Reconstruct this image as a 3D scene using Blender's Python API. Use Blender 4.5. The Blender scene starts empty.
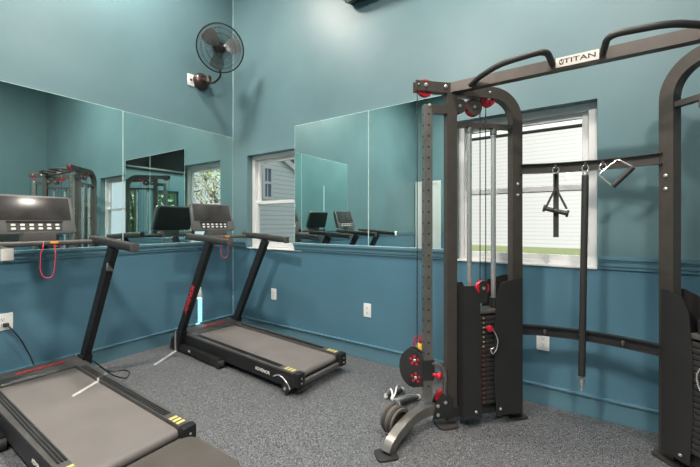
import bpy, bmesh, math, random
from mathutils import Vector, Matrix
random.seed(7)
SC = bpy.context.scene
COL = SC.collection
PI = math.pi

# ------------------------------------------------------------------ camera
cam = bpy.data.cameras.new('camera')
cam.sensor_width = 36.0
cam.lens = 18.0
cam.shift_y = -10.5 / 700
cam.clip_start = 0.02
camo = bpy.data.objects.new('camera', cam)
COL.objects.link(camo)
YAW = math.atan(237 / 350)
camo.location = (3.592, -2.749, 1.25)
camo.rotation_euler = (PI / 2, 0, YAW)
SC.camera = camo

# ------------------------------------------------------------------ world, sun, exposure
SC.view_settings.view_transform = 'Standard'
SC.view_settings.look = 'None'
SC.view_settings.gamma = 1.0
SC.view_settings.use_curve_mapping = False
SC.view_settings.exposure = 0.0
w = bpy.data.worlds.new('world')
SC.world = w
w.use_nodes = True
bg = w.node_tree.nodes['Background']
bg.inputs[0].default_value = (0.86, 0.93, 1.0, 1)
bg.inputs[1].default_value = 1.0

SUN_EL = math.radians(17)
SUN_DIR = Vector((0.52 * math.cos(SUN_EL), -0.854 * math.cos(SUN_EL), math.sin(SUN_EL))).normalized()
sl = bpy.data.lights.new('sun', 'SUN')
sl.energy = 42.0
sl.angle = math.radians(0.06)
sl.color = (1.0, 0.95, 0.88)
so = bpy.data.objects.new('sun', sl)
COL.objects.link(so)
so.rotation_euler = SUN_DIR.to_track_quat('Z', 'Y').to_euler()

# lamps of the ceiling fixtures (fixtures are built further down)
LAMPS = [(0.55, -1.45, 4.30, 78), (3.3, -1.15, 4.30, 85), (4.3, -3.7, 4.30, 135), (1.9, -3.8, 4.30, 185)]
for i, (x, y, z, e) in enumerate(LAMPS):
    l = bpy.data.lights.new('ceiling_lamp', 'AREA')
    l.shape = 'DISK'
    l.size = 0.36
    l.energy = e
    l.color = (1.0, 0.93, 0.84)
    o = bpy.data.objects.new('ceiling_lamp', l)
    COL.objects.link(o)
    o.location = (x, y, z)


# ------------------------------------------------------------------ materials
MATS = {}
def mat(name, col, rough=0.5, metal=0.0, bump=0.0, bscale=60.0, vary=0.0, vscale=6.0, emis=None, spec=0.5, coat=0.0):
    m = bpy.data.materials.new(name)
    m.use_nodes = True
    nt = m.node_tree
    b = nt.nodes['Principled BSDF']
    c4 = (col[0], col[1], col[2], 1)
    b.inputs['Base Color'].default_value = c4
    b.inputs['Roughness'].default_value = rough
    b.inputs['Metallic'].default_value = metal
    b.inputs['Specular IOR Level'].default_value = spec
    b.inputs['Coat Weight'].default_value = coat
    tc = nt.nodes.new('ShaderNodeTexCoord')
    if vary > 0:
        n = nt.nodes.new('ShaderNodeTexNoise')
        n.inputs['Scale'].default_value = vscale
        n.inputs['Detail'].default_value = 6
        nt.links.new(tc.outputs['Object'], n.inputs['Vector'])
        r = nt.nodes.new('ShaderNodeValToRGB')
        r.color_ramp.elements[0].position = 0.3
        r.color_ramp.elements[1].position = 0.7
        r.color_ramp.elements[0].color = (col[0] * (1 - vary), col[1] * (1 - vary), col[2] * (1 - vary), 1)
        r.color_ramp.elements[1].color = (min(1, col[0] * (1 + vary)), min(1, col[1] * (1 + vary)), min(1, col[2] * (1 + vary)), 1)
        nt.links.new(n.outputs['Fac'], r.inputs['Fac'])
        nt.links.new(r.outputs['Color'], b.inputs['Base Color'])
    if bump > 0:
        n2 = nt.nodes.new('ShaderNodeTexNoise')
        n2.inputs['Scale'].default_value = bscale
        n2.inputs['Detail'].default_value = 4
        nt.links.new(tc.outputs['Object'], n2.inputs['Vector'])
        bp = nt.nodes.new('ShaderNodeBump')
        bp.inputs['Strength'].default_value = bump
        bp.inputs['Distance'].default_value = 0.01
        nt.links.new(n2.outputs['Fac'], bp.inputs['Height'])
        nt.links.new(bp.outputs['Normal'], b.inputs['Normal'])
    if emis:
        b.inputs['Emission Color'].default_value = (emis[0], emis[1], emis[2], 1)
        b.inputs['Emission Strength'].default_value = emis[3]
    MATS[name] = m
    return m

M_UP = mat('teal_paint', (0.120, 0.208, 0.232), 0.41, vary=0.10, vscale=1.3, bump=0.12, bscale=9)
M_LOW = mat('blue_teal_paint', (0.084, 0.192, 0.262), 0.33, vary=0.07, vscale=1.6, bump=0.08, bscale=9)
M_TRIM = mat('blue_teal_trim_paint', (0.105, 0.215, 0.275), 0.25)
M_CEIL = mat('ceiling_paint', (0.80, 0.80, 0.78), 0.7)
M_WHITE = mat('white_vinyl', (0.66, 0.66, 0.66), 0.35)
M_PLASTIC = mat('white_plastic', (0.82, 0.82, 0.80), 0.3)
M_SLOT = mat('dark_slot', (0.03, 0.03, 0.03), 0.5)
M_STEEL = mat('bronze_grey_powder_coat', (0.090, 0.076, 0.068), 0.38, metal=0.35, vary=0.08, vscale=20, bump=0.04, bscale=300)
M_BLACKST = mat('black_powder_coat', (0.028, 0.027, 0.028), 0.42, vary=0.1, vscale=10)
M_COVER = mat('charcoal_shroud_paint', (0.026, 0.025, 0.025), 0.45, vary=0.1, vscale=8)
M_CHROME = mat('chrome', (0.72, 0.69, 0.67), 0.25, metal=0.75)
M_RAW = mat('perforated_steel', (0.27, 0.25, 0.23), 0.33, metal=0.7, vary=0.15, vscale=15)
M_BOLT = mat('zinc_bolt', (0.72, 0.68, 0.62), 0.3, metal=0.8)
M_RED = mat('red_pulley_plastic', (0.60, 0.015, 0.035), 0.35)
M_RUB = mat('black_rubber', (0.022, 0.022, 0.022), 0.6, bump=0.1, bscale=200)
M_GRIP = mat('dark_grip_foam', (0.034, 0.032, 0.031), 0.5, bump=0.2, bscale=300)
M_CABLE = mat('black_cable', (0.02, 0.02, 0.022), 0.45)
M_PLATE = mat('weight_plate_iron', (0.035, 0.034, 0.034), 0.5)
M_YEL = mat('yellow_print', (0.62, 0.54, 0.20), 0.5)
M_TBLK = mat('treadmill_black', (0.016, 0.016, 0.017), 0.45, vary=0.15, vscale=14, spec=0.35)
M_RAIL = mat('treadmill_rail_plastic', (0.085, 0.080, 0.077), 0.38, vary=0.18, vscale=9, bump=0.15, bscale=250)
M_HOOD = mat('treadmill_hood_plastic', (0.060, 0.058, 0.056), 0.38, bump=0.1, bscale=300)
M_BELT = mat('running_belt', (0.178, 0.158, 0.150), 0.5, vary=0.12, vscale=3, bump=0.15, bscale=400)
M_SILVER = mat('silver_console_plastic', (0.15, 0.145, 0.142), 0.32, metal=0.4, vary=0.1, vscale=12)
M_SCREEN = mat('glossy_console_screen', (0.040, 0.037, 0.037), 0.2, vary=0.3, vscale=9)
M_BTN = mat('white_button_print', (0.72, 0.70, 0.66), 0.4)
M_LOGO = mat('red_logo_print', (0.65, 0.03, 0.03), 0.4)
M_CORD = mat('red_tether_cord', (0.70, 0.05, 0.07), 0.5)
M_ORANGE = mat('orange_clip_plastic', (0.85, 0.33, 0.04), 0.4)
M_VINYL = mat('dark_bench_vinyl', (0.082, 0.070, 0.062), 0.36, vary=0.12, vscale=8, bump=0.1, bscale=150)
M_FABRIC = mat('nylon_webbing', (0.05, 0.047, 0.043), 0.8, bump=0.3, bscale=300)
M_CUFF = mat('brown_grey_cuff', (0.12, 0.10, 0.088), 0.7, bump=0.3, bscale=200)
M_SIGN = mat('brushed_sign_plate', (0.66, 0.60, 0.55), 0.35, metal=0.3)
M_TV = mat('black_screen_glass', (0.008, 0.008, 0.009), 0.12)
M_FANBLK = mat('fan_black_metal', (0.022, 0.018, 0.017), 0.3, metal=0.3)
M_FANBR = mat('fan_bronze_motor', (0.07, 0.05, 0.042), 0.28, metal=0.6)
M_BLADE = mat('fan_blade_metal', (0.30, 0.31, 0.31), 0.3, metal=0.6)
M_ACW = mat('air_conditioner_white', (0.52, 0.54, 0.53), 0.4)
M_ACD = mat('air_conditioner_dark', (0.03, 0.05, 0.05), 0.4)
M_BARK = mat('tree_bark', (0.16, 0.125, 0.09), 0.9, vary=0.3, vscale=8, bump=0.5, bscale=20)
M_LEAF = mat('spring_leaves', (0.13, 0.15, 0.035), 0.6, vary=0.35, vscale=2)
M_HEDGE = mat('hedge_leaves', (0.13, 0.26, 0.06), 0.6, vary=0.4, vscale=2)
M_LAMPG = mat('lamp_diffuser', (0.9, 0.9, 0.88), 0.5, emis=(1.0, 0.93, 0.84, 2.0))
M_YB = mat('yellow_bottle_plastic', (0.90, 0.55, 0.06), 0.35)
M_ROOFM = mat('roof_shingle', (0.12, 0.12, 0.13), 0.9)


def glass_mat():
    m = bpy.data.materials.new('window_glass')
    m.use_nodes = True
    nt = m.node_tree
    nt.nodes.clear()
    out = nt.nodes.new('ShaderNodeOutputMaterial')
    mix = nt.nodes.new('ShaderNodeMixShader')
    tr = nt.nodes.new('ShaderNodeBsdfTransparent')
    gl = nt.nodes.new('ShaderNodeBsdfGlossy')
    gl.inputs['Roughness'].default_value = 0.02
    lw = nt.nodes.new('ShaderNodeLayerWeight')
    lw.inputs['Blend'].default_value = 0.5
    pw = nt.nodes.new('ShaderNodeMath'); pw.operation = 'POWER'; pw.inputs[1].default_value = 5
    nt.links.new(lw.outputs['Facing'], pw.inputs[0])
    fr = nt.nodes.new('ShaderNodeMath'); fr.operation = 'MULTIPLY_ADD'; fr.inputs[1].default_value = 0.9; fr.inputs[2].default_value = 0.02
    nt.links.new(pw.outputs[0], fr.inputs[0])
    tr.inputs[0].default_value = (0.95, 0.98, 0.97, 1)
    nt.links.new(fr.outputs[0], mix.inputs[0])
    nt.links.new(tr.outputs[0], mix.inputs[1])
    nt.links.new(gl.outputs[0], mix.inputs[2])
    nt.links.new(mix.outputs[0], out.inputs[0])
    return m
M_GLASS = glass_mat()

def mirror_mat():
    m = bpy.data.materials.new('mirror_silver')
    m.use_nodes = True
    b = m.node_tree.nodes['Principled BSDF']
    b.inputs['Base Color'].default_value = (0.76, 0.90, 0.87, 1)
    b.inputs['Metallic'].default_value = 1.0
    b.inputs['Roughness'].default_value = 0.0
    return m
M_MIRROR = mirror_mat()
M_MEDGE = mat('mirror_glass_edge', (0.55, 0.72, 0.68), 0.2)

def floor_mat():
    m = bpy.data.materials.new('speckled_rubber_floor')
    m.use_nodes = True
    nt = m.node_tree
    b = nt.nodes['Principled BSDF']
    b.inputs['Roughness'].default_value = 0.55
    tc = nt.nodes.new('ShaderNodeTexCoord')
    base = nt.nodes.new('ShaderNodeTexNoise')
    base.inputs['Scale'].default_value = 1.2
    base.inputs['Detail'].default_value = 5
    nt.links.new(tc.outputs['Object'], base.inputs['Vector'])
    ramp0 = nt.nodes.new('ShaderNodeValToRGB')
    ramp0.color_ramp.elements[0].color = (0.094, 0.097, 0.104, 1)
    ramp0.color_ramp.elements[1].color = (0.135, 0.138, 0.146, 1)
    nt.links.new(base.outputs['Fac'], ramp0.inputs['Fac'])
    prev = ramp0.outputs['Color']
    for sc, thr, col in ((95, 0.25, (0.33, 0.35, 0.38)), (140, 0.23, (0.46, 0.45, 0.43)), (105, 0.38, (0.018, 0.018, 0.018))):
        v = nt.nodes.new('ShaderNodeTexVoronoi')
        v.inputs['Scale'].default_value = sc
        v.inputs['Randomness'].default_value = 1.0
        mp = nt.nodes.new('ShaderNodeMapping')
        mp.inputs['Location'].default_value = (sc * 0.37, sc * 0.11, 0)
        nt.links.new(tc.outputs['Object'], mp.inputs['Vector'])
        nt.links.new(mp.outputs['Vector'], v.inputs['Vector'])
        lt = nt.nodes.new('ShaderNodeMath')
        lt.operation = 'LESS_THAN'
        lt.inputs[1].default_value = thr
        nt.links.new(v.outputs['Distance'], lt.inputs[0])
        sep = nt.nodes.new('ShaderNodeSeparateColor')
        nt.links.new(v.outputs['Color'], sep.inputs[0])
        gt = nt.nodes.new('ShaderNodeMath')
        gt.operation = 'GREATER_THAN'
        gt.inputs[1].default_value = 0.45
        nt.links.new(sep.outputs[0], gt.inputs[0])
        mu = nt.nodes.new('ShaderNodeMath')
        mu.operation = 'MULTIPLY'
        nt.links.new(lt.outputs[0], mu.inputs[0])
        nt.links.new(gt.outputs[0], mu.inputs[1])
        mx = nt.nodes.new('ShaderNodeMixRGB')
        mx.inputs['Color2'].default_value = (col[0], col[1], col[2], 1)
        nt.links.new(mu.outputs[0], mx.inputs['Fac'])
        nt.links.new(prev, mx.inputs['Color1'])
        prev = mx.outputs['Color']
    nt.links.new(prev, b.inputs['Base Color'])
    n2 = nt.nodes.new('ShaderNodeTexNoise')
    n2.inputs['Scale'].default_value = 140
    nt.links.new(tc.outputs['Object'], n2.inputs['Vector'])
    bp = nt.nodes.new('ShaderNodeBump')
    bp.inputs['Strength'].default_value = 0.35
    bp.inputs['Distance'].default_value = 0.004
    nt.links.new(n2.outputs['Fac'], bp.inputs['Height'])
    nt.links.new(bp.outputs['Normal'], b.inputs['Normal'])
    return m
M_FLOOR = floor_mat()

def siding_mat(name, col, pitch):
    """lap siding: a saw-tooth bump along z with a dark lap line at each board's foot"""
    m = bpy.data.materials.new(name)
    m.use_nodes = True
    nt = m.node_tree
    b = nt.nodes['Principled BSDF']
    b.inputs['Roughness'].default_value = 0.6
    tc = nt.nodes.new('ShaderNodeTexCoord')
    sp = nt.nodes.new('ShaderNodeSeparateXYZ')
    nt.links.new(tc.outputs['Object'], sp.inputs[0])
    dv = nt.nodes.new('ShaderNodeMath'); dv.operation = 'DIVIDE'; dv.inputs[1].default_value = pitch
    nt.links.new(sp.outputs['Z'], dv.inputs[0])
    fr = nt.nodes.new('ShaderNodeMath'); fr.operation = 'FRACT'
    nt.links.new(dv.outputs[0], fr.inputs[0])
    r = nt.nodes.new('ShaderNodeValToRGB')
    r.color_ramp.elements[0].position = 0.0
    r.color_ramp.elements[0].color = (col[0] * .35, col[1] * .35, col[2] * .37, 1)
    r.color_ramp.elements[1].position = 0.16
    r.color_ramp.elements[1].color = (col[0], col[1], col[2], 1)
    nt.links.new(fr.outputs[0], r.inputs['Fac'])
    nt.links.new(r.outputs['Color'], b.inputs['Base Color'])
    return m
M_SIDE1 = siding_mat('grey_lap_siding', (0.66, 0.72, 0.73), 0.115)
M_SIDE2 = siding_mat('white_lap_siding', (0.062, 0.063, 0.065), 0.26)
M_GRASS = mat('lawn_grass', (0.060, 0.078, 0.014), 0.9, vary=0.35, vscale=3, bump=0.6, bscale=30)

# ------------------------------------------------------------------ mesh helpers
def bm_new():
    return bmesh.new()

def box(bm, c, s, rot=None, bevel=0.0, seg=2):
    """box centred at c, full size s, optional rotation matrix (3x3)"""
    hx, hy, hz = s[0] / 2, s[1] / 2, s[2] / 2
    vs = []
    for z in (-hz, hz):
        for x, y in ((-hx, -hy), (hx, -hy), (hx, hy), (-hx, hy)):
            v = Vector((x, y, z))
            if rot is not None:
                v = rot @ v
            vs.append(bm.verts.new(v + Vector(c)))
    f = [(3, 2, 1, 0), (4, 5, 6, 7), (0, 1, 5, 4), (1, 2, 6, 5), (2, 3, 7, 6), (3, 0, 4, 7)]
    fs = [bm.faces.new([vs[i] for i in q]) for q in f]
    if bevel > 0:
        es = list({e for q in fs for e in q.edges})
        bmesh.ops.bevel(bm, geom=es, offset=bevel, segments=seg, profile=0.6, affect='EDGES', clamp_overlap=True)

def bx(bm, x0, x1, y0, y1, z0, z1, bevel=0.0):
    box(bm, ((x0 + x1) / 2, (y0 + y1) / 2, (z0 + z1) / 2), (abs(x1 - x0), abs(y1 - y0), abs(z1 - z0)), None, bevel)

def smooth_path(pts, n=6, closed=False):
    """Catmull-Rom through the points"""
    P = [Vector(p) for p in pts]
    out = []
    m = len(P)
    rng = m if closed else m - 1
    for i in range(rng):
        p0 = P[(i - 1) % m] if (closed or i > 0) else P[0] * 2 - P[1]
        p1, p2 = P[i], P[(i + 1) % m]
        p3 = P[(i + 2) % m] if (closed or i + 2 < m) else P[-1] * 2 - P[-2]
        for k in range(n):
            t = k / n
            out.append(0.5 * ((2 * p1) + (-p0 + p2) * t + (2 * p0 - 5 * p1 + 4 * p2 - p3) * t * t + (-p0 + 3 * p1 - 3 * p2 + p3) * t ** 3))
    if not closed:
        out.append(P[-1])
    return out

def fillet(pts, r, n=6):
    """polyline with its inner corners rounded"""
    P = [Vector(p) for p in pts]
    out = [P[0]]
    for i in range(1, len(P) - 1):
        a, b, c = P[i - 1], P[i], P[i + 1]
        d = min(r, (a - b).length * .48, (c - b).length * .48)
        s, e = b + (a - b).normalized() * d, b + (c - b).normalized() * d
        for k in range(n + 1):
            t = k / n
            out.append(s * (1 - t) ** 2 + b * 2 * t * (1 - t) + e * t * t)
    out.append(P[-1])
    return out

def sweep(bm, path, prof, up=(0, 0, 1), closed=False, caps=True):
    """sweep a 2D profile [(a,b)..] along a path; a = side, b = up-ish"""
    P = [Vector(p) for p in path]
    n = len(P)
    rings = []
    upv = Vector(up)
    for i in range(n):
        if closed:
            t = (P[(i + 1) % n] - P[(i - 1) % n]).normalized()
        elif i == 0:
            t = (P[1] - P[0]).normalized()
        elif i == n - 1:
            t = (P[-1] - P[-2]).normalized()
        else:
            t = ((P[i + 1] - P[i]).normalized() + (P[i] - P[i - 1]).normalized())
            t = t.normalized() if t.length > 1e-6 else (P[i + 1] - P[i]).normalized()
        side = t.cross(upv)
        if side.length < 1e-4:
            side = t.cross(Vector((0.3, 1, 0.1)))
        side.normalize()
        u = side.cross(t).normalized()
        # mitre
        k = 1.0
        if 0 < i < n - 1 or closed:
            d1 = (P[i] - P[(i - 1) % n]).normalized()
            c = max(0.5, t.dot(d1))
            k = 1.0 / c if len(prof) <= 4 else 1.0
        rings.append([bm.verts.new(P[i] + side * a * k + u * b) for a, b in prof])
    m = len(prof)
    for i in range(n if closed else n - 1):
        r0, r1 = rings[i], rings[(i + 1) % n]
        for j in range(m):
            bm.faces.new((r0[j], r0[(j + 1) % m], r1[(j + 1) % m], r1[j]))
    if caps and not closed:
        bm.faces.new(list(reversed(rings[0])))
        bm.faces.new(rings[-1])

def circ(r, n=12):
    return [(r * math.cos(2 * PI * k / n), r * math.sin(2 * PI * k / n)) for k in range(n)]

def tube(bm, path, r, n=12, up=None, closed=False):
    """round tube with parallel-transport frame"""
    P = [Vector(p) for p in path]
    N = len(P)
    T = []
    for i in range(N):
        if closed:
            t = P[(i + 1) % N] - P[i - 1]
        elif i == 0:
            t = P[1] - P[0]
        elif i == N - 1:
            t = P[-1] - P[-2]
        else:
            t = P[i + 1] - P[i - 1]
        T.append(t.normalized())
    a = Vector((0, 0, 1)) if abs(T[0].z) < 0.9 else Vector((1, 0, 0))
    u = T[0].cross(a).normalized()
    rings = []
    for i in range(N):
        if i:
            u = (u - T[i] * u.dot(T[i]))
            u.normalize()
        v = T[i].cross(u)
        rr = r[i] if isinstance(r, (list, tuple)) else r
        rings.append([bm.verts.new(P[i] + u * rr * math.cos(2 * PI * k / n) + v * rr * math.sin(2 * PI * k / n)) for k in range(n)])
    for i in range(N if closed else N - 1):
        r0, r1 = rings[i], rings[(i + 1) % N]
        for j in range(n):
            bm.faces.new((r0[j], r0[(j + 1) % n], r1[(j + 1) % n], r1[j]))
    if not closed:
        bm.faces.new(list(reversed(rings[0])))
        bm.faces.new(rings[-1])

def cyl(bm, a, b, r, n=20, r2=None):
    tube(bm, [a, b], [r, r if r2 is None else r2], n)

def frame_of(axis):
    ax = Vector(axis).normalized()
    a = Vector((0, 0, 1)) if abs(ax.z) < 0.9 else Vector((1, 0, 0))
    u = a.cross(ax).normalized()
    v = ax.cross(u).normalized()
    return u, v, ax

def lathe(bm, prof, base, axis=(0, 0, 1), n=28):
    """prof [(r, h)...] turned about axis through base"""
    u, v, ax = frame_of(axis)
    base = Vector(base)
    rings = []
    for r, h in prof:
        if r < 1e-6:
            rings.append([bm.verts.new(base + ax * h)])
        else:
            rings.append([bm.verts.new(base + ax * h + (u * math.cos(2 * PI * k / n) + v * math.sin(2 * PI * k / n)) * r) for k in range(n)])
    for i in range(len(rings) - 1):
        a, b = rings[i], rings[i + 1]
        for j in range(n):
            if len(a) == 1 and len(b) == 1:
                continue
            if len(a) == 1:
                bm.faces.new((a[0], b[(j + 1) % n], b[j]))
            elif len(b) == 1:
                bm.faces.new((a[j], a[(j + 1) % n], b[0]))
            else:
                bm.faces.new((a[j], a[(j + 1) % n], b[(j + 1) % n], b[j]))
    for ring, rev in ((rings[0], True), (rings[-1], False)):
        if len(ring) > 2:
            bm.faces.new(list(reversed(ring)) if rev else ring)

def prism(bm, pts, d0, d1, O=(0, 0, 0), A=(1, 0, 0), B=(0, 0, 1), D=(0, 1, 0), bevel=0.0):
    """polygon pts (a,b) in the plane A,B at O, extruded along D from d0 to d1"""
    O, A, B, D = Vector(O), Vector(A), Vector(B), Vector(D)
    v0 = [bm.verts.new(O + A * a + B * b + D * d0) for a, b in pts]
    v1 = [bm.verts.new(O + A * a + B * b + D * d1) for a, b in pts]
    n = len(pts)
    fs = [bm.faces.new(v0), bm.faces.new(list(reversed(v1)))]
    for i in range(n):
        fs.append(bm.faces.new((v0[i], v1[i], v1[(i + 1) % n], v0[(i + 1) % n])))
    if bevel:
        es = list({e for f in fs[:2] for e in f.edges})
        bmesh.ops.bevel(bm, geom=es, offset=bevel, segments=2, profile=0.6, affect='EDGES', clamp_overlap=True)

def rrect(w, h, r, n=6):
    pts = []
    for cx, cy, a0 in ((w / 2 - r, h / 2 - r, 0), (-w / 2 + r, h / 2 - r, 90), (-w / 2 + r, -h / 2 + r, 180), (w / 2 - r, -h / 2 + r, 270)):
        for k in range(n + 1):
            a = math.radians(a0 + 90 * k / n)
            pts.append((cx + r * math.cos(a), cy + r * math.sin(a)))
    return pts

def build(name, bm, m, parent=None, smooth=True, angle=35):
    bmesh.ops.recalc_face_normals(bm, faces=bm.faces)
    me = bpy.data.meshes.new(name)
    bm.to_mesh(me)
    bm.free()
    if isinstance(m, (list, tuple)):
        for q in m:
            me.materials.append(q)
    else:
        me.materials.append(m)
    if smooth:
        me.polygons.foreach_set('use_smooth', [True] * len(me.polygons))
        try:
            me.set_sharp_from_angle(angle=math.radians(angle))
        except Exception:
            pass
    o = bpy.data.objects.new(name, me)
    COL.objects.link(o)
    if parent is not None:
        o.parent = parent
    return o

def tag(o, label=None, cat=None, group=None, kind=None):
    if label: o['label'] = label
    if cat: o['category'] = cat
    if group: o['group'] = group
    if kind: o['kind'] = kind
    return o

def thing(name, label, cat, loc=(0, 0, 0), rz=0.0, group=None):
    o = bpy.data.objects.new(name, None)
    o.empty_display_size = 0.1
    COL.objects.link(o)
    o.location = loc
    o.rotation_euler = (0, 0, rz)
    return tag(o, label, cat, group)

def struct(name, bm, m, parent=None, smooth=False):
    o = build(name, bm, m, parent, smooth)
    if parent is None:
        o['kind'] = 'structure'
    return o

def text_obj(name, s, size, m, parent, O, A, B, depth=0.0012, shear=0.0, wide=1.0, align='CENTER', bold=0.0):
    """lettering as a thin mesh: baseline direction A, up direction B, centred on O"""
    cu = bpy.data.curves.new(name, 'FONT')
    cu.body = s
    cu.size = size
    cu.extrude = depth / 2
    cu.shear = shear
    cu.align_x = align
    cu.align_y = 'CENTER'
    cu.offset = bold
    tmp = bpy.data.objects.new(name, cu)
    COL.objects.link(tmp)
    dg = bpy.context.evaluated_depsgraph_get()
    me = bpy.data.meshes.new_from_object(tmp.evaluated_get(dg))
    bpy.data.objects.remove(tmp)
    A, B = Vector(A).normalized(), Vector(B).normalized()
    Nn = A.cross(B)
    O = Vector(O)
    for v in me.vertices:
        c = v.co.copy()
        v.co = O + A * c.x * wide + B * c.y + Nn * c.z
    me.materials.clear()
    me.materials.append(m)
    o = bpy.data.objects.new(name, me)
    COL.objects.link(o)
    if parent is not None:
        o.parent = parent
    return o

# ================================================================== ROOM SHELL
W, D, H = 6.3, 5.5, 4.4          # right wall x, front wall -y, ceiling
RAIL0, RAIL1 = 0.965, 1.04

bm = bm_new(); bx(bm, 0, W, -D, 0, -0.12, 0); struct('floor', bm, M_FLOOR)
bm = bm_new(); bx(bm, -0.2, W + 0.2, -D - 0.2, 0.2, H, H + 0.15); struct('ceiling', bm, M_CEIL)

def wall_cells(bm, a0, a1, z0, z1, holes, put):
    """fill [a0,a1]x[z0,z1] minus holes with boxes; put(bm,a0,a1,z0,z1)"""
    As = sorted({a0, a1} | {v for h in holes for v in h[:2] if a0 < v < a1})
    for i in range(len(As) - 1):
        p, q = As[i], As[i + 1]
        zs = [(z0, z1)]
        for h in holes:
            if h[0] <= p + 1e-6 and h[1] >= q - 1e-6:
                new = []
                for (s, e) in zs:
                    if h[3] <= s or h[2] >= e:
                        new.append((s, e))
                    else:
                        if h[2] > s: new.append((s, h[2]))
                        if h[3] < e: new.append((h[3], e))
                zs = new
        for s, e in zs:
            if e - s > 1e-4:
                put(bm, p, q, s, e)

WIN1 = (0.262, 1.13, 0.955, 2.045)
WIN2 = (2.735, 3.647, 0.955, 2.05)
WT = 0.16
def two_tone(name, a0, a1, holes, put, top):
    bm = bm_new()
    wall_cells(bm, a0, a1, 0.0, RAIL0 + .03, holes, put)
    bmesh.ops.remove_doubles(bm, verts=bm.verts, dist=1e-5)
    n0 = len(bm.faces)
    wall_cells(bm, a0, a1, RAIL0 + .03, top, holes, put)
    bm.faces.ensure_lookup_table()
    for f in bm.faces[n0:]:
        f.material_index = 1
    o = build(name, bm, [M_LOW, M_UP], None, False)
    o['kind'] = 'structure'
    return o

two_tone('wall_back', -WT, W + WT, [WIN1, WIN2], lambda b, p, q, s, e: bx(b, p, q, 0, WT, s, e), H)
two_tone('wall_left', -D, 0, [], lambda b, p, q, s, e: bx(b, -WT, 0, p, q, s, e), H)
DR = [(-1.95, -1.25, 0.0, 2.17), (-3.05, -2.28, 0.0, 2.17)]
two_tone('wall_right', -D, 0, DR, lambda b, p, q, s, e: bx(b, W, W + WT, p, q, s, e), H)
WIN_SLIT = (2.7, 3.5, 1.40, 2.42)
two_tone('wall_front', -WT, W + WT, [WIN_SLIT], lambda b, p, q, s, e: bx(b, p, q, -D - WT, -D, s, e), H)

# baseboards (flat board with a thin rounded cap)
def baseboard(name, fn):
    bm = bm_new()
    fn(bm, 0.014, 0.0, 0.128)
    fn(bm, 0.027, 0.128, 0.142)
    struct(name, bm, M_TRIM)
baseboard('baseboard_back', lambda b, t, z0, z1: bx(b, 0, W, -t, 0, z0, z1, 0.003))
baseboard('baseboard_left', lambda b, t, z0, z1: bx(b, 0, t, -D, -0.02, z0, z1, 0.003))
def _rb(b, t, z0, z1):
    bx(b, W - t, W, -1.15, -0.02, z0, z1); bx(b, W - t, W, -2.19, -2.04, z0, z1); bx(b, W - t, W, -D, -3.14, z0, z1)
baseboard('baseboard_right', _rb)
baseboard('baseboard_front', lambda b, t, z0, z1: bx(b, 0.7, W - .02, -D, -D + t, z0, z1))

def chair_rail(name, spans):
    bm = bm_new()
    for (ax, a0, a1) in spans:
        for t, z0, z1 in ((0.012, RAIL0 - .008, RAIL0 + .012), (0.020, RAIL0 + .012, RAIL0 + .04), (0.034, RAIL0 + .052, RAIL1), (0.026, RAIL0 + .04, RAIL0 + .052)):
            if ax == 'b': bx(bm, a0, a1, -t, 0, z0, z1, 0.002)
            if ax == 'l': bx(bm, 0, t, a0, a1, z0, z1, 0.002)
            if ax == 'r': bx(bm, W - t, W, a0, a1, z0, z1, 0.002)
            if ax == 'f': bx(bm, a0, a1, -D, -D + t, z0, z1, 0.002)
    struct(name, bm, M_TRIM)
chair_rail('trim_1', [('b', 0, WIN1[0]), ('b', WIN1[1] - 0.105, WIN2[0]), ('b', WIN2[1], W)])
chair_rail('trim_2', [('l', -D, -0.034)])
chair_rail('trim_3', [('r', -1.15, -0.034), ('r', -2.19, -2.04), ('r', -D, -3.14)])
chair_rail('trim_4', [('f', 0.7, W - .034)])

bm = bm_new(); prism(bm, [(0, 0), (.007, 0), (.005, -.005), (0, -.007)], 0, H, A=(1, 0, 0), B=(0, 1, 0), D=(0, 0, 1)); struct('corner_highlight_strip', bm, mat('corner_highlight', (.30, .42, .44), .4))  # pale strip added to paint an edge highlight into the room corner

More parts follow.
